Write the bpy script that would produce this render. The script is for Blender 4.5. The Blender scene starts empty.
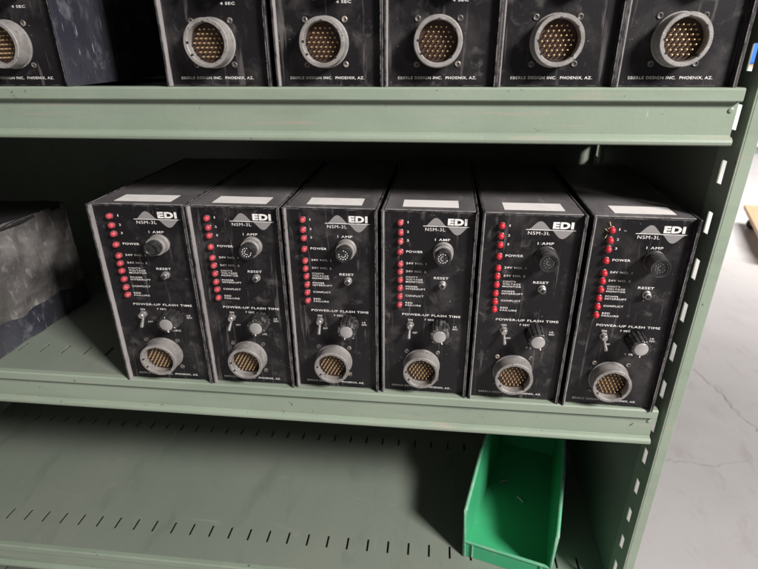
import bpy, bmesh, math, random
from mathutils import Vector, Matrix
random.seed(4)
scene = bpy.context.scene
COL = scene.collection
R = math.radians

# ------------------------------------------------------------------ materials
def srgb(r, g, b):
    f = lambda c: (c/255/12.92) if c/255 <= .04045 else ((c/255+.055)/1.055)**2.4
    return (f(r), f(g), f(b), 1)

def mat(name, col, rough=.5, metal=0.0, spec=.5, marks=(), bump=0.0, bscale=400, rvar=0.0, coat=0.0, trans=0.0, edge=None):
    """marks: list of (colour, noise scale, low, high, strength, stretch(x,y,z))"""
    m = bpy.data.materials.new(name); m.use_nodes = True
    nt = m.node_tree; N = nt.nodes; L = nt.links
    b = N['Principled BSDF']
    b.inputs['Base Color'].default_value = col
    b.inputs['Roughness'].default_value = rough
    b.inputs['Metallic'].default_value = metal
    b.inputs['Specular IOR Level'].default_value = spec
    b.inputs['Coat Weight'].default_value = coat
    b.inputs['Transmission Weight'].default_value = trans
    tc = N.new('ShaderNodeTexCoord')
    oi = N.new('ShaderNodeObjectInfo')
    off = N.new('ShaderNodeVectorMath'); off.operation = 'SCALE'
    cmb = N.new('ShaderNodeCombineXYZ')
    for k in range(3): L.new(oi.outputs['Random'], cmb.inputs[k])
    L.new(cmb.outputs[0], off.inputs[0]); off.inputs['Scale'].default_value = 7.3
    add = N.new('ShaderNodeVectorMath'); add.operation = 'ADD'
    L.new(tc.outputs['Object'], add.inputs[0]); L.new(off.outputs[0], add.inputs[1])
    cur = None
    lastf = None
    for (c, sc, lo, hi, st, stretch) in marks:
        mp = N.new('ShaderNodeMapping'); mp.inputs['Scale'].default_value = stretch
        L.new(add.outputs[0], mp.inputs[0])
        n = N.new('ShaderNodeTexNoise'); n.inputs['Scale'].default_value = sc
        n.inputs['Detail'].default_value = 7; n.inputs['Roughness'].default_value = .62
        n.inputs['Distortion'].default_value = .35
        L.new(mp.outputs[0], n.inputs['Vector'])
        rr = N.new('ShaderNodeMapRange'); rr.inputs['From Min'].default_value = lo; rr.inputs['From Max'].default_value = hi
        rr.inputs['To Max'].default_value = st
        L.new(n.outputs['Fac'], rr.inputs['Value'])
        mx = N.new('ShaderNodeMix'); mx.data_type = 'RGBA'
        L.new(rr.outputs[0], mx.inputs[0])
        if cur is None: mx.inputs[6].default_value = col
        else: L.new(cur, mx.inputs[6])
        mx.inputs[7].default_value = c
        cur = mx.outputs[2]; lastf = rr.outputs[0]
    if edge:
        ecol, erad, elo, ehi = edge
        bv = N.new('ShaderNodeBevel'); bv.samples = 4; bv.inputs['Radius'].default_value = erad
        ge = N.new('ShaderNodeNewGeometry')
        dp = N.new('ShaderNodeVectorMath'); dp.operation = 'DOT_PRODUCT'
        L.new(bv.outputs[0], dp.inputs[0]); L.new(ge.outputs['Normal'], dp.inputs[1])
        r1 = N.new('ShaderNodeMapRange'); r1.inputs['From Min'].default_value = .99; r1.inputs['From Max'].default_value = .86
        L.new(dp.outputs['Value'], r1.inputs['Value'])
        n = N.new('ShaderNodeTexNoise'); n.inputs['Scale'].default_value = 75; n.inputs['Detail'].default_value = 6; n.inputs['Roughness'].default_value = .7
        L.new(add.outputs[0], n.inputs['Vector'])
        r2 = N.new('ShaderNodeMapRange'); r2.inputs['From Min'].default_value = elo; r2.inputs['From Max'].default_value = ehi
        L.new(n.outputs['Fac'], r2.inputs['Value'])
        mu = N.new('ShaderNodeMath'); mu.operation = 'MULTIPLY'; L.new(r1.outputs[0], mu.inputs[0]); L.new(r2.outputs[0], mu.inputs[1])
        mx = N.new('ShaderNodeMix'); mx.data_type = 'RGBA'; L.new(mu.outputs[0], mx.inputs[0])
        L.new(cur, mx.inputs[6]); mx.inputs[7].default_value = ecol; cur = mx.outputs[2]
    if cur is not None: L.new(cur, b.inputs['Base Color'])
    if rvar and lastf is not None:
        ma = N.new('ShaderNodeMath'); ma.operation = 'MULTIPLY_ADD'; ma.use_clamp = True
        L.new(lastf, ma.inputs[0]); ma.inputs[1].default_value = rvar; ma.inputs[2].default_value = rough
        L.new(ma.outputs[0], b.inputs['Roughness'])
    if bump:
        n = N.new('ShaderNodeTexNoise'); n.inputs['Scale'].default_value = bscale; n.inputs['Detail'].default_value = 3
        L.new(add.outputs[0], n.inputs['Vector'])
        bp = N.new('ShaderNodeBump'); bp.inputs['Strength'].default_value = bump; bp.inputs['Distance'].default_value = .001
        L.new(n.outputs['Fac'], bp.inputs['Height']); L.new(bp.outputs[0], b.inputs['Normal'])
    return m

one = (1, 1, 1)
GREEN = mat('sage_green_paint', (.235, .285, .22, 1), .42, marks=[
    ((.285, .335, .265, 1), 6, .4, .7, .8, one),
    ((.19, .225, .175, 1), 18, .52, .72, .6, (.25, 1, 2)),
    ((.38, .30, .25, 1), 30, .60, .70, .5, (.30, 1, 5)),
    ((.06, .065, .055, 1), 110, .675, .70, .85, one),
    ((.50, .48, .44, 1), 160, .72, .75, .7, (1, 1, .4))], bump=.12, bscale=260, rvar=.2, edge=((.40, .35, .30, 1), .0016, .50, .60))
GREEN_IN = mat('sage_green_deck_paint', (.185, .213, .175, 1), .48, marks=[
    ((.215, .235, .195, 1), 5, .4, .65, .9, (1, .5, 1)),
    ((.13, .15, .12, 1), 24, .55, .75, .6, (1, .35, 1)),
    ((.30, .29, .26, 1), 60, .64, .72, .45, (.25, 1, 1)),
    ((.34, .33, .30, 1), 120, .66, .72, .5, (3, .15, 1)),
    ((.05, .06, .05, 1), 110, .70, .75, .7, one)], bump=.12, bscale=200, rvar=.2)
BLACK = mat('black_faceplate_paint', (.0085, .0075, .009, 1), .40, spec=.34, marks=[
    ((.045, .040, .041, 1), 22, .50, .68, .85, one),
    ((.13, .118, .112, 1), 34, .62, .76, .6, one),
    ((.15, .135, .13, 1), 60, .60, .80, .65, one),
    ((.15, .135, .13, 1), 45, .60, .68, .5, (4, 1, .25)),
    ((.42, .40, .38, 1), 300, .69, .73, .8, one)], bump=.06, bscale=700, rvar=.25, edge=((.30, .28, .27, 1), .0010, .46, .56))
CASE = mat('black_case_paint', (.018, .0165, .0185, 1), .40, spec=.42, marks=[
    ((.055, .050, .053, 1), 12, .42, .70, .8, (1, .6, 1)),
    ((.19, .17, .17, 1), 60, .60, .78, .6, (1, .3, 1)),
    ((.5, .47, .45, 1), 240, .71, .75, .8, one)], bump=.1, bscale=700, rvar=.25, edge=((.46, .43, .42, 1), .0009, .42, .52))
LID = mat('dusty_black_lid_paint', (.085, .078, .080, 1), .5, spec=.5, marks=[
    ((.17, .158, .16, 1), 16, .42, .70, .8, (1, .5, 1)),
    ((.26, .24, .24, 1), 70, .58, .76, .6, (1, .3, 1)),
    ((.5, .47, .45, 1), 240, .70, .74, .8, one)], bump=.1, bscale=700, rvar=.2, edge=((.46, .43, .42, 1), .0012, .40, .55))
SCUFF = mat('scuffed_blue_black_paint', (.026, .026, .036, 1), .4, marks=[
    ((.055, .055, .066, 1), 16, .42, .62, .85, (1, 1, .6)),
    ((.15, .15, .17, 1), 60, .54, .68, .6, (1, 1, .7)),
    ((.34, .34, .38, 1), 90, .62, .68, .8, (1, 2.5, .3)),
    ((.6, .6, .62, 1), 120, .70, .76, .7, one)], bump=.3, bscale=300, rvar=.25)
DUSTY = mat('dusty_grey_case_paint', (.075, .068, .066, 1), .7, marks=[
    ((.20, .185, .175, 1), 24, .42, .64, .85, (1, .6, 1)),
    ((.38, .36, .34, 1), 80, .56, .70, .6, (1, 1.5, .5)),
    ((.06, .055, .05, 1), 9, .50, .66, .8, one),
    ((.03, .028, .028, 1), 16, .60, .72, .7, one)], bump=.4, bscale=200)
FLANGE = mat('worn_aluminium_edge', (.36, .335, .33, 1), .5, metal=.15, marks=[
    ((.20, .185, .185, 1), 40, .42, .64, .7, (1, 1, .25)),
    ((.06, .055, .055, 1), 90, .60, .68, .9, (1, 1, .3))], bump=.2, bscale=500)
EDGE = mat('worn_black_edge', (.045, .04, .042, 1), .4, marks=[
    ((.38, .36, .35, 1), 110, .60, .70, .9, (1, 1, .35))], bump=.2, bscale=500)
SHELL = mat('dusty_cast_aluminium', (.30, .28, .268, 1), .58, metal=.25, marks=[
    ((.19, .175, .165, 1), 70, .42, .64, .85, one), ((.42, .40, .38, 1), 130, .58, .68, .6, one), ((.09, .075, .065, 1), 240, .60, .68, .8, one)], bump=.3, bscale=900)
STEEL = mat('dulled_steel', (.45, .43, .42, 1), .38, metal=.7, marks=[
    ((.22, .2, .19, 1), 300, .45, .7, .7, one)])
SCREW = mat('blackened_screw', (.10, .09, .085, 1), .45, metal=.3, marks=[((.40, .33, .28, 1), 160, .52, .62, .9, one)])
INSERT = mat('brown_connector_insert', (.045, .022, .014, 1), .55)
GOLD = mat('gold_pin', (.95, .72, .42, 1), .3, metal=.75)
KNOBD = mat('smooth_grey_black_plastic', (.028, .026, .027, 1), .38, marks=[((.11, .10, .10, 1), 60, .44, .70, .7, one)])
KNOB = mat('black_knob_plastic', (.022, .021, .021, 1), .34, marks=[((.16, .15, .14, 1), 110, .48, .75, .5, one)])
KNOBG = mat('dusty_knob_plastic', (.022, .021, .020, 1), .42, marks=[((.24, .225, .215, 1), 130, .50, .66, .7, one)])
CAPM = mat('spun_silver_cap', (.47, .45, .44, 1), .36, metal=.5, marks=[((.42, .40, .39, 1), 200, .5, .75, .5, one)])
CAPB = mat('black_fuse_cap_plastic', (.018, .017, .018, 1), .3, marks=[((.1, .095, .09, 1), 200, .5, .75, .6, one)])
REDL = mat('red_led_lens', (.52, .022, .035, 1), .36, spec=.5)
REDD = mat('dusty_red_led_lens', (.42, .045, .06, 1), .42, spec=.5, marks=[((.55, .25, .25, 1), 200, .52, .72, .5, one)])
WHITE = mat('white_print', (.80, .77, .75, 1), .6, marks=[((.32, .30, .29, 1), 300, .50, .68, .7, one)])
WAVE = mat('grey_print', (.24, .225, .225, 1), .6)
STICK = mat('blank_white_sticker', (.74, .70, .68, 1), .6, marks=[((.55, .52, .50, 1), 60, .5, .75, .5, one)])
NOTCH_SHADE = mat('painted_notch_shade', (.006, .006, .006, 1), .8)  # near-black colour standing in for shade inside the connector notches
BIN = mat('green_bin_plastic', (.048, .37, .165, 1), .38, marks=[
    ((.06, .46, .25, 1), 12, .45, .7, .5, one), ((.30, .42, .34, 1), 80, .62, .76, .45, one)], bump=.08, bscale=300)
RIM = mat('dusty_green_bin_rim', (.10, .38, .21, 1), .5, marks=[((.30, .44, .34, 1), 60, .42, .66, .8, one)])
FLOORM = mat('polished_concrete', (.53, .505, .50, 1), .55, marks=[
    ((.58, .555, .55, 1), 1.2, .40, .68, .9, one),
    ((.46, .435, .43, 1), 3.5, .48, .72, .5, one),
    ((.40, .36, .34, 1), 22, .56, .70, .45, (1, .4, 1)),
    ((.30, .25, .22, 1), 38, .68, .76, .55, one)], bump=.02, bscale=40, rvar=.15)
CRACK = mat('crack_filler', (.44, .41, .40, 1), .8)
WALLM = mat('off_white_wall', (.68, .66, .65, 1), .7, marks=[((.6, .58, .57, 1), 2, .4, .7, .6, one)])
WOOD = mat('raw_plywood', (.52, .36, .22, 1), .6, marks=[((.40, .25, .13, 1), 9, .4, .7, .8, (.6, 8, 1))])
GREYM = mat('grey_castor_metal', (.30, .30, .30, 1), .5, metal=.3)
CABM = mat('white_cabinet_paint', (.74, .73, .73, 1), .5)
BLUE = mat('blue_tote_plastic', (.03, .16, .62, 1), .45)
KRAFT = mat('kraft_cardboard', (.50, .36, .25, 1), .8)

# ------------------------------------------------------------------ mesh helpers
def link(name, bm, m, parent=None, smooth=False, bevel=0, loc=None, mats=None):
    me = bpy.data.meshes.new(name)
    bmesh.ops.recalc_face_normals(bm, faces=bm.faces[:])
    bm.to_mesh(me); bm.free()
    for q in (mats or [m]): me.materials.append(q)
    if smooth:
        for p in me.polygons: p.use_smooth = True
        try: me.set_sharp_from_angle(angle=R(38))
        except Exception: pass
    o = bpy.data.objects.new(name, me); COL.objects.link(o)
    if parent: o.parent = parent
    if loc: o.location = loc
    if bevel:
        b = o.modifiers.new('bevel', 'BEVEL'); b.width = bevel; b.segments = 2; b.limit_method = 'ANGLE'; b.angle_limit = R(40)
    return o

def box(bm, x0, x1, y0, y1, z0, z1, mi=0):
    v = [bm.verts.new(p) for p in ((x0,y0,z0),(x1,y0,z0),(x1,y1,z0),(x0,y1,z0),(x0,y0,z1),(x1,y0,z1),(x1,y1,z1),(x0,y1,z1))]
    for f in ((0,3,2,1),(4,5,6,7),(0,1,5,4),(1,2,6,5),(2,3,7,6),(3,0,4,7)):
        bm.faces.new([v[i] for i in f]).material_index = mi

def lathe(bm, prof, c=(0,0,0), n=32, rfun=None, axis=None):
    """prof: (radius, protrusion) pairs; spins round the -y axis at c. rfun(angle, r) -> r"""
    rings = []
    for (r, p) in prof:
        ring = []
        for k in range(n):
            a = 2*math.pi*k/n
            rr = rfun(k, r) if rfun else r
            v = Vector((rr*math.cos(a), -p, rr*math.sin(a)))
            if axis: v = axis @ v
            ring.append(bm.verts.new(v + Vector(c)))
        rings.append(ring)
    for a, b in zip(rings, rings[1:]):
        for k in range(n):
            bm.faces.new((a[k], a[(k+1) % n], b[(k+1) % n], b[k]))
    if prof[-1][0] > 1e-6: bm.faces.new(rings[-1])
    if prof[0][0] > 1e-6: bm.faces.new(list(reversed(rings[0])))
    bmesh.ops.remove_doubles(bm, verts=[v for r_ in (rings[0], rings[-1]) for v in r_], dist=1e-7)

def extrude_profile(bm, pts, x0, x1, mi=0):
    """closed profile of (y,z), extruded along x"""
    a = [bm.verts.new((x0, y, z)) for y, z in pts]; b = [bm.verts.new((x1, y, z)) for y, z in pts]
    n = len(pts)
    for k in range(n):
        bm.faces.new((a[k], a[(k+1) % n], b[(k+1) % n], b[k])).material_index = mi
    bm.faces.new(a).material_index = mi; bm.faces.new(list(reversed(b))).material_index = mi

def perforated(bm, us, vs, hole, fn, t):
    """sheet with real rectangular holes; fn(u,v,side) -> point; side 0 front, 1 back"""
    def g(i, j, s, cache={}): 
        k = (i, j, s)
        if k not in loc: loc[k] = bm.verts.new(fn(us[i], vs[j], s*t))
        return loc[k]
    loc = {}
    solid = lambda i, j: 0 <= i < len(us)-1 and 0 <= j < len(vs)-1 and not hole(i, j)
    for i in range(len(us)-1):
        for j in range(len(vs)-1):
            if not solid(i, j): continue
            bm.faces.new((g(i,j,0), g(i+1,j,0), g(i+1,j+1,0), g(i,j+1,0)))
            bm.faces.new((g(i,j,1), g(i,j+1,1), g(i+1,j+1,1), g(i+1,j,1)))
            if not solid(i-1, j): bm.faces.new((g(i,j,0), g(i,j+1,0), g(i,j+1,1), g(i,j,1)))
            if not solid(i+1, j): bm.faces.new((g(i+1,j,0), g(i+1,j,1), g(i+1,j+1,1), g(i+1,j+1,0)))
            if not solid(i, j-1): bm.faces.new((g(i,j,0), g(i,j,1), g(i+1,j,1), g(i+1,j,0)))
            if not solid(i, j+1): bm.faces.new((g(i,j+1,0), g(i+1,j+1,0), g(i+1,j+1,1), g(i,j+1,1)))

def text_into(bm, s, u0, u1, z0, z1, y, off=.012, shear=0, depth=.00012):
    """printed words fitted to the rectangle u0..u1, z0..z1 on the face at y"""
    cu = bpy.data.curves.new('t', 'FONT'); cu.body = s; cu.size = 1; cu.offset = off; cu.shear = shear; cu.space_character = 1.12
    cu.resolution_u = 3
    o = bpy.data.objects.new('t', cu); COL.objects.link(o)
    bpy.context.view_layer.update()
    dg = bpy.context.evaluated_depsgraph_get()
    me = bpy.data.meshes.new_from_object(o.evaluated_get(dg))
    xs = [v.co.x for v in me.vertices]; zs = [v.co.y for v in me.vertices]
    xa, xb, za, zb = min(xs), max(xs), min(zs), max(zs)
    vs = [bm.verts.new((u0+(v.co.x-xa)/(xb-xa)*(u1-u0), y-depth, z0+(v.co.y-za)/(zb-za)*(z1-z0))) for v in me.vertices]
    for p in me.polygons:
        try: bm.faces.new([vs[i] for i in p.vertices])
        except ValueError: pass
    bpy.data.objects.remove(o); bpy.data.curves.remove(cu); bpy.data.meshes.remove(me)

def thing(name, label, cat, loc=(0,0,0), rz=0, group=None):
    o = bpy.data.objects.new(name, None); COL.objects.link(o)
    o.location = loc; o.rotation_euler = (0, 0, rz); o.empty_display_size = .02
    o['label'] = label; o['category'] = cat
    if group: o['group'] = group
    return o

def struct(o): o['kind'] = 'structure'; return o

def copy_tree(o, parent=None):
    c = o.copy(); COL.objects.link(c)
    if parent: c.parent = parent
    for ch in list(kids[o.name]) if o.name in kids else []:
        d = copy_tree(ch, c)
    return c
kids = {}

# ------------------------------------------------------------------ monitor unit
W, H, D = .098, .22, .2466
FY = .0045         # face plate surface, set back between the side edges
def make_unit(fuse_style, knob_mat, led_mat, lever=(0, 0), full=True):
    root = thing('control_module', 'x', 'control module')
    bm = bmesh.new(); box(bm, .0018, W-.0018, FY+.0015, D, 0, H-.0012)
    link('case', bm, CASE, root, bevel=.0008)
    bm = bmesh.new()   # folded lid: top sheet with a seam fold at the front
    box(bm, .0020, W-.0020, .0052, D-.001, H-.0012, H)
    link('lid', bm, LID, root, bevel=.0009)
    bm = bmesh.new(); box(bm, .0022, W-.0022, FY, FY+.0015, .0006, H-.0018)
    link('faceplate', bm, BLACK, root, bevel=.0003)
    # side edges standing proud of the face plate, running back along the lid
    for x0, x1 in ((0, .0014), (W-.0014, W)):
        bm = bmesh.new()
        box(bm, x0-(.0005 if x0 == 0 else 0), x1+(.0005 if x0 else 0), -.0020, D-.002, -.0002, H+.0008)
        s_ = 1 if x0 == 0 else -1
        xi = x1 if x0 == 0 else x0
        link('side_plate', bm, CASE, root, bevel=.0004)
        bm = bmesh.new()
        xa, xb = sorted((xi, xi+s_*.0007))
        box(bm, xa, xb, -.0016, FY, .0004, H-.0006)
        link('side_flange', bm, FLANGE if x0 == 0 else CASE, root)  # right flange coloured black to stand for its unlit inner face
    # sticker
    bm = bmesh.new(); box(bm, .0215, .0800, .0150, .0400, H+.00001, H+.0003)
    link('sticker', bm, STICK, root)
    # print
    bm = bmesh.new(); y = FY-.0001
    T = lambda s, u0, u1, zc, h=.0023, off=.014: text_into(bm, s, u0, u1, zc-h/2, zc+h/2, y, off)
    zl = (.2068, .1963, .1868, .1748, .1617, .1527, .1433, .1335, .1238, .1140)
    T('1', .0265, .0274, .2070); T('2', .0261, .0280, .1968); T('3', .0261, .0280, .1874)
    T('POWER', .0256, .0431, .1752, .0025); T('24V NO. 1', .0256, .0474, .1621); T('24V NO. 2', .0256, .0474, .1530)
    T("CONT'R", .0256, .0388, .1464, .0019); T('VOLTAGE', .0256, .0438, .1436, .0019); T('MONITOR', .0256, .0446, .1408, .0019)
    T('POWER', .0256, .0388, .1352, .0019); T('INTERRUPT', .0256, .0473, .1325, .0019)
    T('CONFLICT', .0256, .0455, .1243, .0021)
    T('RED', .0256, .0335, .1158, .0019); T('FAILURE', .0256, .0428, .1129, .0019)
    link('light_lettering', bm, WHITE, root)
    bm = bmesh.new()
    T('1 AMP', .0556, .0714, .1894, .0026); link('fuse_lettering', bm, WHITE, root); bm = bmesh.new()
    T('RESET', .0560, .0717, .1466, .0026)
    link('reset_lettering', bm, WHITE, root); bm = bmesh.new()
    T('POWER-UP FLASH TIME', .0222, .0872, .1017, .0026)
    T('7 SEC', .0475, .0580, .0962, .0021); T('ON', .0288, .0340, .0950, .0022); T('OFF', .0345, .0400, .0790, .0019)
    T('10', .0798, .0835, .0888, .0019); T('SEC', .0792, .0850, .0860, .0019); T('4 SEC', .0566, .0700, .0684, .0022)
    link('timer_lettering', bm, WHITE, root)
    bm = bmesh.new()
    text_into(bm, 'EBERLE DESIGN INC.  PHOENIX, AZ.', .0112, .0805, .0058, .0085, y, .012)
    link('maker_lettering', bm, WHITE, root)
    bm = bmesh.new()
    text_into(bm, 'EDI', .0680, .0878, .2050, .2120, y-.0001, .055)
    text_into(bm, 'NSM-3L', .0450, .0658, .1984, .2018, y, .0)
    box(bm, .0427, .0904, FY-.0002, FY-.00005, .2032, .2038)
    lg = link('logo', bm, WHITE, root)
    bm = bmesh.new()
    for (a, b, sg, amp) in ((.0450, .0672, 1, .0088), (.0672, .0894, -1, .0088)):
        n = 20
        pts = [(a+(b-a)*k/n, .2035+sg*amp*(math.sin(math.pi*k/n)**1.5)) for k in range(n+1)]
        for (p, q) in zip(pts, pts[1:]):
            vs = [(p[0], FY-.00007, .2035), (q[0], FY-.00007, .2035), (q[0], FY-.00007, q[1]), (p[0], FY-.00007, p[1])]
            bm.faces.new([bm.verts.new(v) for v in vs])
    link('logo_wave', bm, WAVE, root)
    # indicator lights
    k_ = []
    for i, z in enumerate(zl):
        bm = bmesh.new()
        lathe(bm, [(.0032, 0), (.0032, .0028), (.0030, .0040), (.0024, .0052), (.0013, .0059), (0, .0061)], (0, 0, 0), 16)
        l = link('indicator_light', bm, led_mat, root, smooth=True, loc=(.0192, FY, z))
        bm = bmesh.new(); lathe(bm, [(.0038, 0), (.0037, .0009), (.0031, .0014), (.0029, .0014)], (0, 0, 0), 16)
        c = link('collar', bm, KNOB, l, smooth=True)
        k_.append((l, [c]))
    # fuse holder
    fz, fu = .1765, .0648
    base_m = {'silver': SHELL, 'clear': SHELL, 'black': KNOBD}[fuse_style]
    bm = bmesh.new()
    lathe(bm, [(.0107, 0), (.0107, .0025), (.0101, .0030), (.0101, .0105), (.0095, .0112), (.0080, .0112)], (0,0,0), 36)
    fh = link('fuse_holder', bm, base_m, root, smooth=True, loc=(fu, FY, fz))
    if fuse_style == 'black':
        bm = bmesh.new(); lathe(bm, [(.0092, .0105), (.0098, .0112), (.0098, .0150), (.0095, .0156), (.0095, .0206), (.0090, .0213), (.0081, .0211), (.0079, .0195)], (0,0,0), 36)
        link('collar', bm, KNOBD, fh, smooth=True)
    bm = bmesh.new()
    if fuse_style == 'silver':
        lathe(bm, [(.0080, .010), (.0080, .0185), (.0072, .0200), (.0060, .0200), (.0052, .0188), (0, .0188)], (0,0,0), 36)
    else:
        lathe(bm, [(.0083, .010), (.0083, .0195), (.0077, .0207), (.0064, .0207), (.0058, .0197), (0, .0197)], (0,0,0), 36)
    fc = link('fuse_cap', bm, CAPB, fh, smooth=True)
    subs = [fc]+[c for c in fh.children if c is not fc]
    if fuse_style != 'silver':
        bm = bmesh.new()
        ms = .0005 if fuse_style == 'clear' else .00032
        for k in range(12):
            a = 2*math.pi*k/12
            if k in (2, 3) : continue
            cx_, cz_ = .0047*math.cos(a), .0047*math.sin(a)
            box(bm, cx_-ms, cx_+ms, -.0199, -.01965, cz_-ms, cz_+ms)
        for k in range(5):
            a = 2*math.pi*(k+4)/9
            cx_, cz_ = .0023*math.cos(a), .0023*math.sin(a)
            box(bm, cx_-.0004, cx_+.0004, -.0199, -.01965, cz_-.0004, cz_+.0004)
        subs.append(link('cap_marking', bm, WHITE if fuse_style == 'clear' else WAVE, fh))
    k_.append((fh, subs))
    # reset button
    bm = bmesh.new()
    def hexr(k, r): return r
    lathe(bm, [(.0042, 0), (.0042, .0016), (.0034, .0020), (.0033, .0062), (.0028, .0066), (.0022, .0066)], (0,0,0), 20)
    rb = link('reset_button', bm, STEEL, root, smooth=True, loc=(.0655, FY, .1398))
    bm = bmesh.new(); lathe(bm, [(.0018, .005), (.0018, .0080), (.0014, .0086), (0, .0086)], (0,0,0), 14)
    k_.append((rb, [link('plunger', bm, CAPB, rb, smooth=True)]))
    # toggle switch
    bm = bmesh.new()
    lathe(bm, [(.0044, 0), (.0044, .0018)], (0,0,0), 6)
    lathe(bm, [(.0032, .0015), (.0031, .0070), (.0026, .0076), (0, .0076)], (0,0,0), 18)
    ts = link('toggle_switch', bm, STEEL, root, smooth=True, loc=(.0315, FY, .0893))
    bm = bmesh.new()
    ax = Matrix.Rotation(R(38), 3, 'X')
    ax = Matrix.Rotation(lever[0], 3, 'Y') @ ax
    lathe(bm, [(.0013, .005), (.0015, .0095), (.0019, .0150), (.0019, .0168), (.0012, .0176), (0, .0178)], (0,0,0), 12, axis=ax)
    k_.append((ts, [link('lever', bm, STEEL, ts, smooth=True)]))
    # rotary knob
    bm = bmesh.new()
    fl = lambda k, r: r*(1-.11*(1 if k % 6 < 2 else 0))
    lathe(bm, [(.0113, .0015), (.0111, .0050), (.0106, .0165), (.0101, .0194), (.0092, .0200)], (0,0,0), 84, rfun=fl)
    kn = link('rotary_knob', bm, knob_mat, root, smooth=False, loc=(.0650, FY, .0868))
    bm = bmesh.new(); lathe(bm, [(.0070, .0190), (.0070, .0203), (.0066, .0206), (0, .0206)], (0,0,0), 30)
    c1 = link('knob_cap', bm, CAPM, kn, smooth=True)
    bm = bmesh.new(); box(bm, -.0005, .0005, -.0206, -.0200, -.0094, -.0068)
    c2 = link('pointer_mark', bm, WHITE, kn)
    k_.append((kn, [c1, c2]))
    # connector
    cu, cz = .0457, .0367
    bm = bmesh.new()
    notch = {0: 1, 9: 1, 18: 1, 45: 1, 27: 1, 54: 1}
    lathe(bm, [(.0213, 0), (.0213, .0012), (.0205, .0016), (.0203, .0165), (.0198, .0171), (.0172, .0171), (.0167, .0166), (.0165, .0060), (.0165, .0052)], (0,0,0), 64)
    # keyways: solid blocks coloured black for the shade inside open notches
    cn = link('connector', bm, SHELL, root, smooth=True, loc=(cu, FY, cz))
    subs = []
    for a in (90, 35, 178, 215, 315):
        bm = bmesh.new()
        ca, sa = math.cos(R(a)), math.sin(R(a))
        pts = []
        for (r, w) in ((.0158, -.0009), (.0177, -.0009), (.0177, .0009), (.0158, .0009)):
            pts.append((r*ca-w*sa, r*sa+w*ca))
        lo = [bm.verts.new((p[0], -.0060 if a == 315 else -.0158, p[1])) for p in pts]; hi = [bm.verts.new((p[0], -.01722, p[1])) for p in pts]
        bm.faces.new(hi)
        for k in range(4): bm.faces.new((lo[k], lo[(k+1) % 4], hi[(k+1) % 4], hi[k]))
        subs.append(link('keyway', bm, NOTCH_SHADE, cn))
    bm = bmesh.new(); lathe(bm, [(.0166, .0040), (.0166, .0072), (.0158, .0078), (0, .0078)], (0,0,0), 48)
    subs.append(link('insert', bm, INSERT, cn))
    sp = .0043; pin = None
    for i in range(-5, 6):
        for j in range(-5, 6):
            px, pz = (i+.5*(j % 2))*sp, j*sp*.866
            if px*px+pz*pz > .0148**2: continue
            if pin is None:
                bm = bmesh.new(); lathe(bm, [(.00068, .0075), (.00072, .0108), (.0005, .0115), (0, .0117)], (0, 0, 0), 8)
                pin = link('contact_pin', bm, GOLD, cn, smooth=True); q = pin
            else:
                q = pin.copy(); COL.objects.link(q)
            q.location = (px, 0, pz); subs.append(q)
    k_.append((cn, subs))
    for sx in (-1, 1):
        for sz in (-1, 1):
            bm = bmesh.new()
            lathe(bm, [(.0027, 0), (.0026, .0007), (.0020, .0011), (.0014, .0009), (.0010, .0002), (0, .0002)], (0,0,0), 14)
            sc = link('screw', bm, SCREW, root, smooth=True, loc=(cu+sx*.0180, FY, cz+sz*.0181))
    # corner screw dimples on the face edge
    for (l, subs) in k_: kids[l.name] = subs
    kids[root.name] = [o for o in root.children]
    return root

proto = {
 'silver': make_unit('silver', KNOB, REDD, (R(-22), 0)),
 'clear':  make_unit('clear', KNOBG, REDD, (R(6), 0)),
 'black':  make_unit('black', KNOB, REDL, (R(-12), 0)),
}
used = set()
def place(style, x0, x1, ya, yb, z, label, group, name=None):
    o = proto[style]
    if style in used: o = copy_tree(o)
    used.add(style)
    o.location = (x0, ya, z); o.rotation_euler = (0, 0, math.atan2(yb-ya, x1-x0)); o.scale = ((x1-x0)/W, 1, 1)
    o['label'] = label; o['group'] = group; o['category'] = 'control module'
    return o
G1 = 'black control modules on the middle shelf'
G2 = 'black control modules on the upper shelf'
# copies must be taken before anything is moved in the prototypes' own trees, so copy lazily in order
place('silver', .0107, .1157, -.0025, -.0007, .0002, 'black control module at the left end of the middle shelf row, beside empty deck', G1)
u2 = place('clear', .1182, .2163, .0003, .0007, .0002, 'black control module on the middle shelf, second from the left end of the row', G1)
u3 = place('clear', .2200, .3168, .0026, .0017, .0002, 'black control module on the middle shelf, third from the left end of the row', G1)
u4 = place('clear', .3217, .4170, .0029, .0011, .0002, 'black control module on the middle shelf, third from the green post end of the row', G1)
u5 = place('black', .4218, .5203, .0004, -.0002, .0002, 'black control module on the middle shelf, second from the green post, black fuse cap', G1)
u6 = place('black', .5261, .6216, -.0015, -.0044, .0002, 'black control module beside the post on the middle shelf, cream tape scraps on top light', G1)
Z = .3358+.0002
place('silver', -.0781, .0219, 0, 0, Z, 'black control module with bluish scuffed side, left of the dark gap on upper shelf', G2)
place('clear', .1217, .2204, 0, 0, Z, 'black control module on the upper shelf, first one right of the dark gap', G2)
place('clear', .2267, .3233, 0, 0, Z, 'black control module on the upper shelf, second one right of the dark gap', G2)
place('clear', .3255, .4236, 0, 0, Z, 'black control module on the upper shelf, middle of the five right of the dark gap', G2)
place('clear', .4248, .5229, 0, 0, Z, 'black control module on the upper shelf, next to last before the green post', G2)
place('black', .5242, .6218, 0, 0, Z, 'black control module on the upper shelf, last one before the green post', G2)

def child(o, base):
    return [c for c in COL.objects if c.parent == o and c.name.split('.')[0] == base]
bpy.context.view_layer.update()
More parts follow.
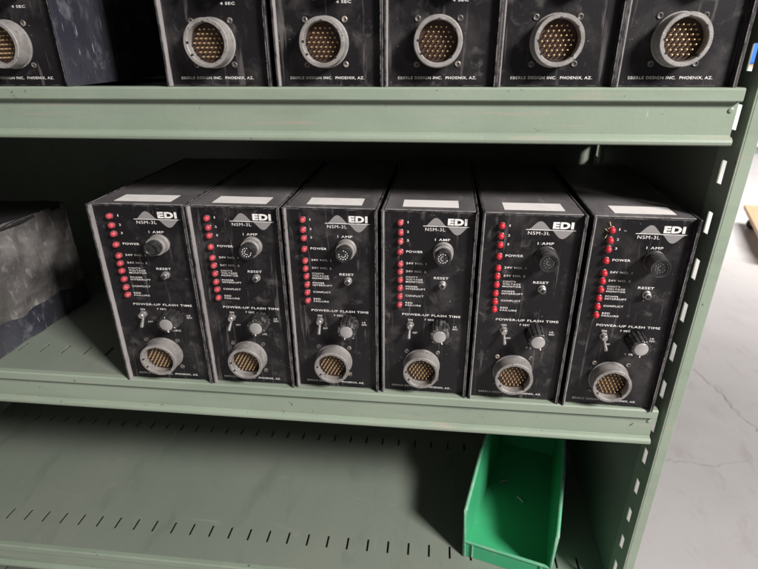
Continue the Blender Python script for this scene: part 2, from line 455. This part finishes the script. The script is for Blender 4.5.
# looks that differ from unit to unit
for c in COL.objects:
    if c.parent and c.parent.get('label', '').startswith('black control module with bluish') and c.name.startswith('side_plate'):
        c.data = c.data.copy(); c.data.materials[0] = SCUFF
        c.material_slots[0].material = SCUFF
def swap(u, part, m, sub=None):
    for c in child(u, part):
        t = [c] if sub is None else child(c, sub)
        for q in t:
            q.data = q.data.copy(); q.data.materials[0] = m
# (only neighbours of the silver one share the greyed, dusty knobs)
# small differences from unit to unit: nothing hand-fitted sits exactly alike
rnd = random.Random(11)
for c in sorted((o for o in COL.objects if o.parent and o.parent.get('category') == 'control module'), key=lambda o: o.name):
    base = c.name.split('.')[0]
    if base == 'sticker': c.rotation_euler.z = R(rnd.uniform(-1.2, 1.2)); c.location.x += rnd.uniform(-.002, .002)
    if base == 'rotary_knob': c.rotation_euler.y = R(rnd.uniform(-28, 28))
    if base == 'toggle_switch': c.rotation_euler.y = R(rnd.uniform(-14, 14))
    if base == 'fuse_holder': c.rotation_euler.y = R(rnd.uniform(-60, 60))
    if base == 'indicator_light': c.rotation_euler = (R(rnd.uniform(-6, 6)), 0, R(rnd.uniform(-6, 6))); c.location.z += rnd.uniform(-.0002, .0002)
    if base == 'connector': c.rotation_euler.y = R(rnd.uniform(-2, 2))
# tape scraps on the last unit
bm = bmesh.new()
for (u, z, w, h, a) in ((.0170, .2125, .0006, .0050, 20), (.0145, .2060, .0040, .0007, -35), (.0150, .2000, .0007, .0042, -15), (.0168, .2085, .0030, .0007, 30)):
    c, s = math.cos(R(a)), math.sin(R(a))
    vs = []
    for (dx, dz) in ((-w/2, -h/2), (w/2, -h/2), (w/2, h/2), (-w/2, h/2)):
        vs.append(bm.verts.new((u+dx*c-dz*s, FY-.0006-.001*(dz > 0), z+dx*s+dz*c)))
    bm.faces.new(vs)
tp = link('tape_scrap', bm, mat('cream_tape', (.72, .60, .38, 1), .7), u6)
sm = tp.modifiers.new('s', 'SOLIDIFY'); sm.thickness = .0003

# ------------------------------------------------------------------ shelving
XL, XR, YB = -.52, .631, .42
XP = .0070       # gap between the decks and the post web
shelving = thing('shelving_unit', 'sage green steel shelving with slotted posts holding rows of black modules', 'shelving', (0, 0, 0))
def shelf(zt, dip=0):
    bm = bmesh.new()
    # deck with real slits
    us = [XL+.004]; isl = set()
    k = 0
    x = -.3004-.0312*7
    pos = []
    while x < XR-.02:
        if x > XL+.02: pos.append(x)
        x += .0312
    for x in pos:
        isl.add(len(us)); us += [x-.0015, x+.0015]
    us.append(XR-.001)
    vs = [.0045, .0440, .0650, .2760, .2950, YB-.004]
    if dip: vs = [.0045, .0110, .0201, .0440, .0650, .2760, .2950, YB-.004]
    hj = (3, 5) if dip else (1, 3)
    hole = lambda i, j: (i in isl) and (j in hj)
    perforated(bm, us, vs, hole, lambda u, v, s: (u, v, zt-s-(dip if v > .02 else 0)), .0012)
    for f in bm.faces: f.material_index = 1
    if not dip: box(bm, XR-.0009, XR+XP+.002, .036, .384, zt-.0012, zt, 1)
    # front edge: top lip, recessed face, rolled bead along the bottom
    yl, zl, zb = -.0034, -.0116, -.0484
    P = [(.0045, 0), (-.0018, 0), (yl, -.0012), (yl, zl+.0012), (yl+.0012, zl), (.0026, zl-.0002), (.0026, zb+.0082), (-.0008, zb+.0074),
         (yl, zb+.0056), (yl-.0006, zb+.0035), (yl, zb+.0012), (-.0010, zb), (.0039, zb), (.0039, -.0013), (.0045, -.0013)]
    extrude_profile(bm, [(y, zt+z) for y, z in P], XL+.003, XR+.0012 - .0022)
    # unseen stiffening channels, added under the slit rows to keep the slits dark
    for ya in (.0400, .2710):
        if dip: break
        box(bm, XL+.006, XR-.004, ya, ya+.0290, zt-.0200, zt-.0185)
        box(bm, XL+.006, XR-.004, ya-.0012, ya, zt-.0200, zt-.0014)
        box(bm, XL+.006, XR-.004, ya+.0290, ya+.0302, zt-.0200, zt-.0014)
    # rear and side returns
    box(bm, XL+.004, XR-.001, YB-.0038, YB-.0026, zt-.030, zt)
    box(bm, XR-.0030, XR-.0018, .0050, YB-.0045, zt-.030, zt-.0013)
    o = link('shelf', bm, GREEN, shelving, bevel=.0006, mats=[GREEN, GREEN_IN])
    # clip ends on the front edge
    bm = bmesh.new()
    for zz in (zt-.0185, ):
        lathe(bm, [(.0022, 0), (.0022, .0012), (.0012, .0016), (0, .0016)], (XR-.006, .0028, zz), 12)
    link('rivet', bm, GREEN, o)
    return o
for zt, dip in ((.3358*2, 0), (.3358, .006), (0, 0), (-.3269, 0), (-.655, 0)): shelf(zt, dip)
SLOT0, SP = .2607, .0491
def post(ysl, y0, y1, yflange, side, hw=.0043):
    """angle post; web with slots in the plane x = XR, flange facing the front or back"""
    bm = bmesh.new()
    zs = [-.90]; holes = set(); k = 23
    while k > -12:
        zc = SLOT0-k*SP
        if -.88 < zc < .72:
            holes.add(len(zs)); zs += [zc-.0108, zc+.0108]
        k -= 1
    zs.append(.75)
    ys = [y0, ysl-hw, ysl+hw, y1]
    hole = lambda i, j: i == 1 and j in holes
    X = XR+XP if side > 0 else XL-XP
    perforated(bm, ys, zs, hole, lambda u, v, s: (X+side*s, u, v), .0018)
    f0, f1 = sorted((X+side*.0018, X+side*.0130))
    yy = (yflange, yflange+.0016)
    box(bm, f0, f1, yy[0], yy[1], -.90, .75)
    box(bm, *( (f1-.0016, f1) if side > 0 else (f0, f0+.0016)), *((yy[1], yy[1]+.010) if yflange < .1 else (yy[0]-.010, yy[0])), -.90, .75)
    return link('post', bm, GREEN, shelving, bevel=.0007)
for side in (1, -1):
    post(.0168, -.0040, .0330, -.0040, side)
    post(.4060, .3870, YB+.004, YB+.0024, side, .0062)
    X = XR+XP+.0030 if side > 0 else XL-XP-.0030
    bm = bmesh.new(); xa, xb = sorted((X, X+side*.0009))
    box(bm, xa, xb, .0260, .3960, -.89, .74)
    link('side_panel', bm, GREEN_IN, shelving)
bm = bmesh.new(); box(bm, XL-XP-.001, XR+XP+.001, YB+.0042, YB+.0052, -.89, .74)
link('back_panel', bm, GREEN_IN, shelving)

# ------------------------------------------------------------------ dusty case on the left
dc = thing('equipment_case', 'dusty grey scuffed case with crumpled side at the left end of the middle shelf', 'equipment case', (-.185, 0, .0003), R(-3.4))
bm = bmesh.new()
n = 14
def dent(y, z):
    return (.0035*math.sin(31*y+2.1)*math.sin(42*z+.4) + .0022*math.sin(77*y+60*z) + .0013*math.sin(140*y-95*z+1)
            - .010*math.exp(-((y-.055)/.030)**2-((z-.085)/.030)**2) - .008*math.exp(-((y-.120)/.022)**2-((z-.140)/.020)**2))
def sheet(bm, x, y0, y1, z0, z1, amp, ny=48, nz=30, edge=0.0):
    g = []
    for i in range(ny+1):
        row = []
        for j in range(nz+1):
            y = y0+(y1-y0)*i/ny; t = j/nz; z = z0+(z1-z0)*t
            fade = min(1, 8*t, 8*(1-t)) if not edge else 1
            z += edge*(.0022*math.sin(55*y)+.0016*math.sin(130*y+1))*(t if z0 < .01 else 1-t)
            row.append(bm.verts.new((x+amp*dent(y, z)*fade, y, z)))
        g.append(row)
    for i in range(ny):
        for j in range(nz): bm.faces.new((g[i][j], g[i+1][j], g[i+1][j+1], g[i][j+1]))
box(bm, -.2300, -.0200, .0, .2000, .038, .158)
sheet(bm, .0004, .0, .2000, .0362, .1610, 1.0, edge=1)
box(bm, -.0200, .0002, .1990, .2000, .038, .158)
link('cover', bm, DUSTY, dc, smooth=True, bevel=.002)
bm = bmesh.new(); 
nt_ = 24
top = [[bm.verts.new((-.23+.2308*i/nt_, .2000*j/nt_, .1612+.0022*math.sin(28*.2*j/nt_+9*i/nt_)*min(1, (nt_-i)/4)-.006*math.exp(-((i-nt_+2)/3)**2-((j-9)/3)**2))) for j in range(nt_+1)] for i in range(nt_+1)]
for i in range(nt_):
    for j in range(nt_): bm.faces.new((top[i][j], top[i+1][j], top[i+1][j+1], top[i][j+1]))
ring = [top[i][0] for i in range(nt_+1)]+[top[nt_][j] for j in range(1, nt_+1)]+[top[i][nt_] for i in range(nt_-1, -1, -1)]+[top[0][j] for j in range(nt_-1, 0, -1)]
low = [bm.verts.new((v.co.x, v.co.y, .1560)) for v in ring]
for k in range(len(ring)): bm.faces.new((ring[k], ring[(k+1) % len(ring)], low[(k+1) % len(ring)], low[k]))
link('top_cover', bm, CASE, dc, bevel=.0012)
bm = bmesh.new()
box(bm, -.2300, -.0120, .001, .1990, .0, .034); sheet(bm, .0012, .0, .2000, .0004, .0375, .6, 48, 10, edge=1); box(bm, -.0120, .0010, .1980, .1990, .0, .034)
link('chassis', bm, SCUFF, dc, smooth=True)

# ------------------------------------------------------------------ green hopper bin
A = Vector((.4344, .0529, 0)); yaw = R(-15.2)
bn = thing('storage_bin', 'green plastic hopper bin with a low front, alone on the lower shelf', 'storage bin', (A.x, A.y, -.3269+.0003), yaw)
bw, bd, hb = .128, .27, .128
tp_ = .012
def wallpoly(bm, pts, t):
    """thick plate from polygon pts (list of Vectors) offset by vector t"""
    a = [bm.verts.new(p) for p in pts]; b = [bm.verts.new(Vector(p)+Vector(t)) for p in pts]
    bm.faces.new(a); bm.faces.new(list(reversed(b)))
    for k in range(len(pts)): bm.faces.new((a[k], b[k], b[(k+1) % len(pts)], a[(k+1) % len(pts)]))
prof = [(0, 0), (0, .092), (.085, hb), (bd, hb), (bd-.008, 0)]
T3 = .0022
bm = bmesh.new()
def sx(y, z, side):      # side wall position: tapers to the back and to the base
    x = tp_*(y/bd)+.004*(1-z/hb)
    return x if side < 0 else bw-x
for side in (-1, 1):
    wallpoly(bm, [(sx(y, z, side), y, z) for y, z in prof], (T3*(-side), 0, 0))
wallpoly(bm, [(.004, 0, 0), (bw-.004, 0, 0), (bw-.0031, 0, .030), (.0031, 0, .030)], (0, T3, 0))
wallpoly(bm, [(tp_+.004, bd-.008, 0), (bw-tp_-.004, bd-.008, 0), (bw-tp_, bd, hb), (tp_, bd, hb)], (0, -T3, 0))
wallpoly(bm, [(.004, .001, .0015), (bw-.004, .001, .0015), (bw-tp_-.004, bd-.009, .0015), (tp_+.004, bd-.009, .0015)], (0, 0, T3))
link('tray', bm, BIN, bn, bevel=.0006)
bm = bmesh.new()       # rolled rim round the edge
def tube(bm, pts, r=.0022, n=8):
    rings = []
    P_ = [Vector(p) for p in pts]
    for i, p in enumerate(P_):
        d = ((P_[min(i+1, len(P_)-1)]-p).normalized() + (p-P_[max(i-1, 0)]).normalized()).normalized()
        up = Vector((0, 0, 1)) if abs(d.z) < .9 else Vector((1, 0, 0))
        a = d.cross(up).normalized(); b = a.cross(d)
        rings.append([bm.verts.new(p+r*(math.cos(2*math.pi*k/n)*a+math.sin(2*math.pi*k/n)*b)) for k in range(n)])
    for q, s in zip(rings, rings[1:]):
        for k in range(n): bm.faces.new((q[k], q[(k+1) % n], s[(k+1) % n], s[k]))
    bm.faces.new(rings[0]); bm.faces.new(list(reversed(rings[-1])))
rim = [(bw-.0031, 0, .030)]
L_ = [(sx(y, z, -1), y, z) for y, z in prof[:4]]; R_ = [(sx(y, z, 1), y, z) for y, z in prof[:4]]
tube(bm, [(.0040, -.0005, .001)]+L_[1:]+list(reversed(R_[1:]))+[(bw-.0040, -.0005, .001)], .0026)
tube(bm, [(.0031, 0, .030), (bw-.0031, 0, .030)], .0024)
tube(bm, [(.016, -.0012, .003), (.0155, -.0012, .028)], .0012); tube(bm, [(bw-.016, -.0012, .003), (bw-.0155, -.0012, .028)], .0012)
link('rim', bm, RIM, bn, smooth=True)
# small bolts lying in the bin
def bolt(x, y, rz, label):
    M_ = Matrix.Rotation(yaw, 3, 'Z') @ Vector((x, y, 0))
    b = thing('bolt', label, 'bolt', (A.x+M_.x, A.y+M_.y, -.3269+.0003+.0037+.0026), rz, 'loose bolts in the green bin')
    bm = bmesh.new(); lathe(bm, [(.0017, 0), (.0017, .011), (.0012, .012), (0, .012)], (0,0,0), 10)
    link('shank', bm, STEEL, b, smooth=True)
    bm = bmesh.new(); lathe(bm, [(.0026, -.0022), (.0026, .0)], (0,0,0), 6); link('head', bm, STEEL, b)
bolt(.066, .135, R(35), 'small shiny bolt lying in the green bin, nearer the open front')
bolt(.040, .165, R(-70), 'small dull bolt lying deeper in the green bin')

# ------------------------------------------------------------------ the place round it
FZ = -.90
bm = bmesh.new(); box(bm, -8, 14, -6, 14, FZ-.1, FZ)
floor = struct(link('floor', bm, FLOORM))
bm = bmesh.new()
def strip(bm, pts, w):
    prev = None
    for i, p in enumerate(pts):
        q = Vector(pts[min(i+1, len(pts)-1)])-Vector(pts[max(i-1, 0)]); nn = Vector((-q.y, q.x)).normalized()*w*(.4+random.random())
        a = bm.verts.new((p[0]+nn.x, p[1]+nn.y, FZ+.004)); b = bm.verts.new((p[0]-nn.x, p[1]-nn.y, FZ+.004))
        if prev: bm.faces.new((prev[0], prev[1], b, a))
        prev = (a, b)
def wig(ctrl, n=14, amp=.012):
    out = []
    for (a, b) in zip(ctrl, ctrl[1:]):
        for k in range(n):
            t = k/n; out.append((a[0]+(b[0]-a[0])*t+random.uniform(-amp, amp), a[1]+(b[1]-a[1])*t+random.uniform(-amp, amp)))
    return out+[ctrl[-1]]
strip(bm, wig([CR for CR in ((1.43, 1.75), (1.52, 1.42), (1.56, 1.12), (1.62, .98), (1.60, .80), (1.72, .62))]), .0010)
strip(bm, wig([(1.18, .93), (1.33, .92), (1.56, .99)], 10, .008), .0006)
link('crack', bm, CRACK, floor)
bm = bmesh.new(); box(bm, -8, 14, 9.0, 9.2, FZ, 3.2)
w_ = struct(link('back_wall', bm, WALLM))
# white cabinet with a blue tote, seen past the post
cb = thing('storage_cabinet', 'white metal cabinet standing far behind the green post', 'cabinet', (4.1, 6.6, FZ), R(-8))
bm = bmesh.new(); box(bm, -.30, 1.6, 0, .5, .08, 1.00); link('cabinet_body', bm, CABM, cb, bevel=.006)
bm = bmesh.new(); box(bm, -.27, 1.57, .03, .47, 0, .08); link('plinth', bm, GREYM, cb)
for x0 in (-.29, .34, .97):
    bm = bmesh.new(); box(bm, x0, x0+.61, -.018, -.001, .10, .98); dd = link('door', bm, CABM, cb, bevel=.004)
    bm = bmesh.new(); box(bm, x0+.54, x0+.56, -.045, -.018, .50, .66); link('handle', bm, GREYM, dd, bevel=.003)
tt = thing('storage_tote', 'blue plastic tote standing on top of the white cabinet', 'tote', (4.02, 6.75, FZ+1.03), R(-8))
bm = bmesh.new(); box(bm, -.25, .35, .0, .35, .0, .30); link('tub', bm, BLUE, tt, bevel=.02)
bm = bmesh.new(); box(bm, -.27, .37, -.02, .37, .30, .34); link('lid', bm, BLUE, tt, bevel=.01)
bd_ = thing('wooden_board', 'pale plywood board lying between the cabinet top and the blue tote', 'board', (4.02, 6.7, FZ+1.0005), R(-8))
bm = bmesh.new(); box(bm, -.3, .4, .0, .42, .0, .028); link('plank', bm, WOOD, bd_)
# plywood dolly
dl = thing('wooden_dolly', 'low plywood dolly on grey castors parked on the concrete floor', 'dolly', (2.707, 3.611, FZ), R(-110))
bm = bmesh.new(); box(bm, 0, .9, 0, .6, .125, .155); link('deck', bm, WOOD, dl, bevel=.003)
for x, y in ((.10, .07), (.80, .07), (.10, .53), (.80, .53)):
    bm = bmesh.new(); box(bm, x-.035, x+.035, y-.03, y+.03, .112, .125); box(bm, x-.026, x-.018, y-.02, y+.02, .035, .112); box(bm, x+.018, x+.026, y-.02, y+.02, .035, .112)
    cs = link('castor', bm, GREYM, dl)
    bm = bmesh.new(); lathe(bm, [(.040, -.012), (.040, .012)], (x, y, .0405), 24, axis=Matrix.Rotation(R(90), 3, 'Z'))
    link('wheel', bm, KNOB, cs)

cx = thing('shadow_carton', 'cardboard box added out of view to cast a shadow on the concrete floor', 'shadow_carton', (2.50, 1.70, FZ), R(12))  # unseen box, added to throw a shadow on the floor at right
bm = bmesh.new(); box(bm, 0, .5, 0, .42, 0, .50); link('shadow_carton_body', bm, KRAFT, cx, bevel=.004)
for y in (.0, .2105):
    bm = bmesh.new(); box(bm, .001, .499, y+.001, y+.2085, .5005, .504); link('flap', bm, KRAFT, cx)
# ------------------------------------------------------------------ camera
cam = bpy.data.cameras.new('camera'); co = bpy.data.objects.new('camera', cam); COL.objects.link(co)
a, b, r = R(24.7321), R(-6.2997), R(-.3804)
fw = Vector((math.sin(b)*math.cos(a), math.cos(b)*math.cos(a), -math.sin(a)))
rt = Vector((math.cos(b), -math.sin(b), 0)); up = rt.cross(fw)
Rv = math.cos(r)*rt+math.sin(r)*up; Uv = -math.sin(r)*rt+math.cos(r)*up
M = Matrix((Rv, Uv, -fw)).transposed().to_4x4(); M.translation = Vector((.3737, -.4984, .3705))
co.matrix_world = M
cam.sensor_fit = 'HORIZONTAL'; cam.sensor_width = 36; cam.lens = 520.7357/758*36
cam.clip_start = .01; cam.clip_end = 100
cam.dof.use_dof = True; cam.dof.focus_distance = .56; cam.dof.aperture_fstop = 9
scene.camera = co

# ------------------------------------------------------------------ light
wd = bpy.data.worlds.new('World'); scene.world = wd; wd.use_nodes = True
bg = wd.node_tree.nodes['Background']; bg.inputs[0].default_value = (1.0, .96, .95, 1); bg.inputs[1].default_value = .12
def area(name, pos, target, size, power, col=(1, .97, .94)):
    l = bpy.data.lights.new(name, 'AREA'); l.shape = 'RECTANGLE'; l.size = size[0]; l.size_y = size[1]; l.energy = power; l.color = col
    o = bpy.data.objects.new(name, l); COL.objects.link(o); o.location = pos
    o.rotation_euler = (Vector(target)-Vector(pos)).to_track_quat('-Z', 'Y').to_euler()
    return o
kd = Vector((1.25, -1.0, 1.15)).normalized()
area('ceiling_lamp', Vector((.35, 0, .05))+kd*2.6, (.35, 0, .05), (.48, .44), 128)
area('added_hall_fill', (3.2, 2.8, 2.6), (5.0, 6.6, -.3), (2, 2), 430)  # unseen fill light added to brighten the far wall and floor

scene.view_settings.view_transform = 'Standard'; scene.view_settings.look = 'None'
scene.view_settings.exposure = 0; scene.view_settings.gamma = 1
scene.render.engine = 'CYCLES'
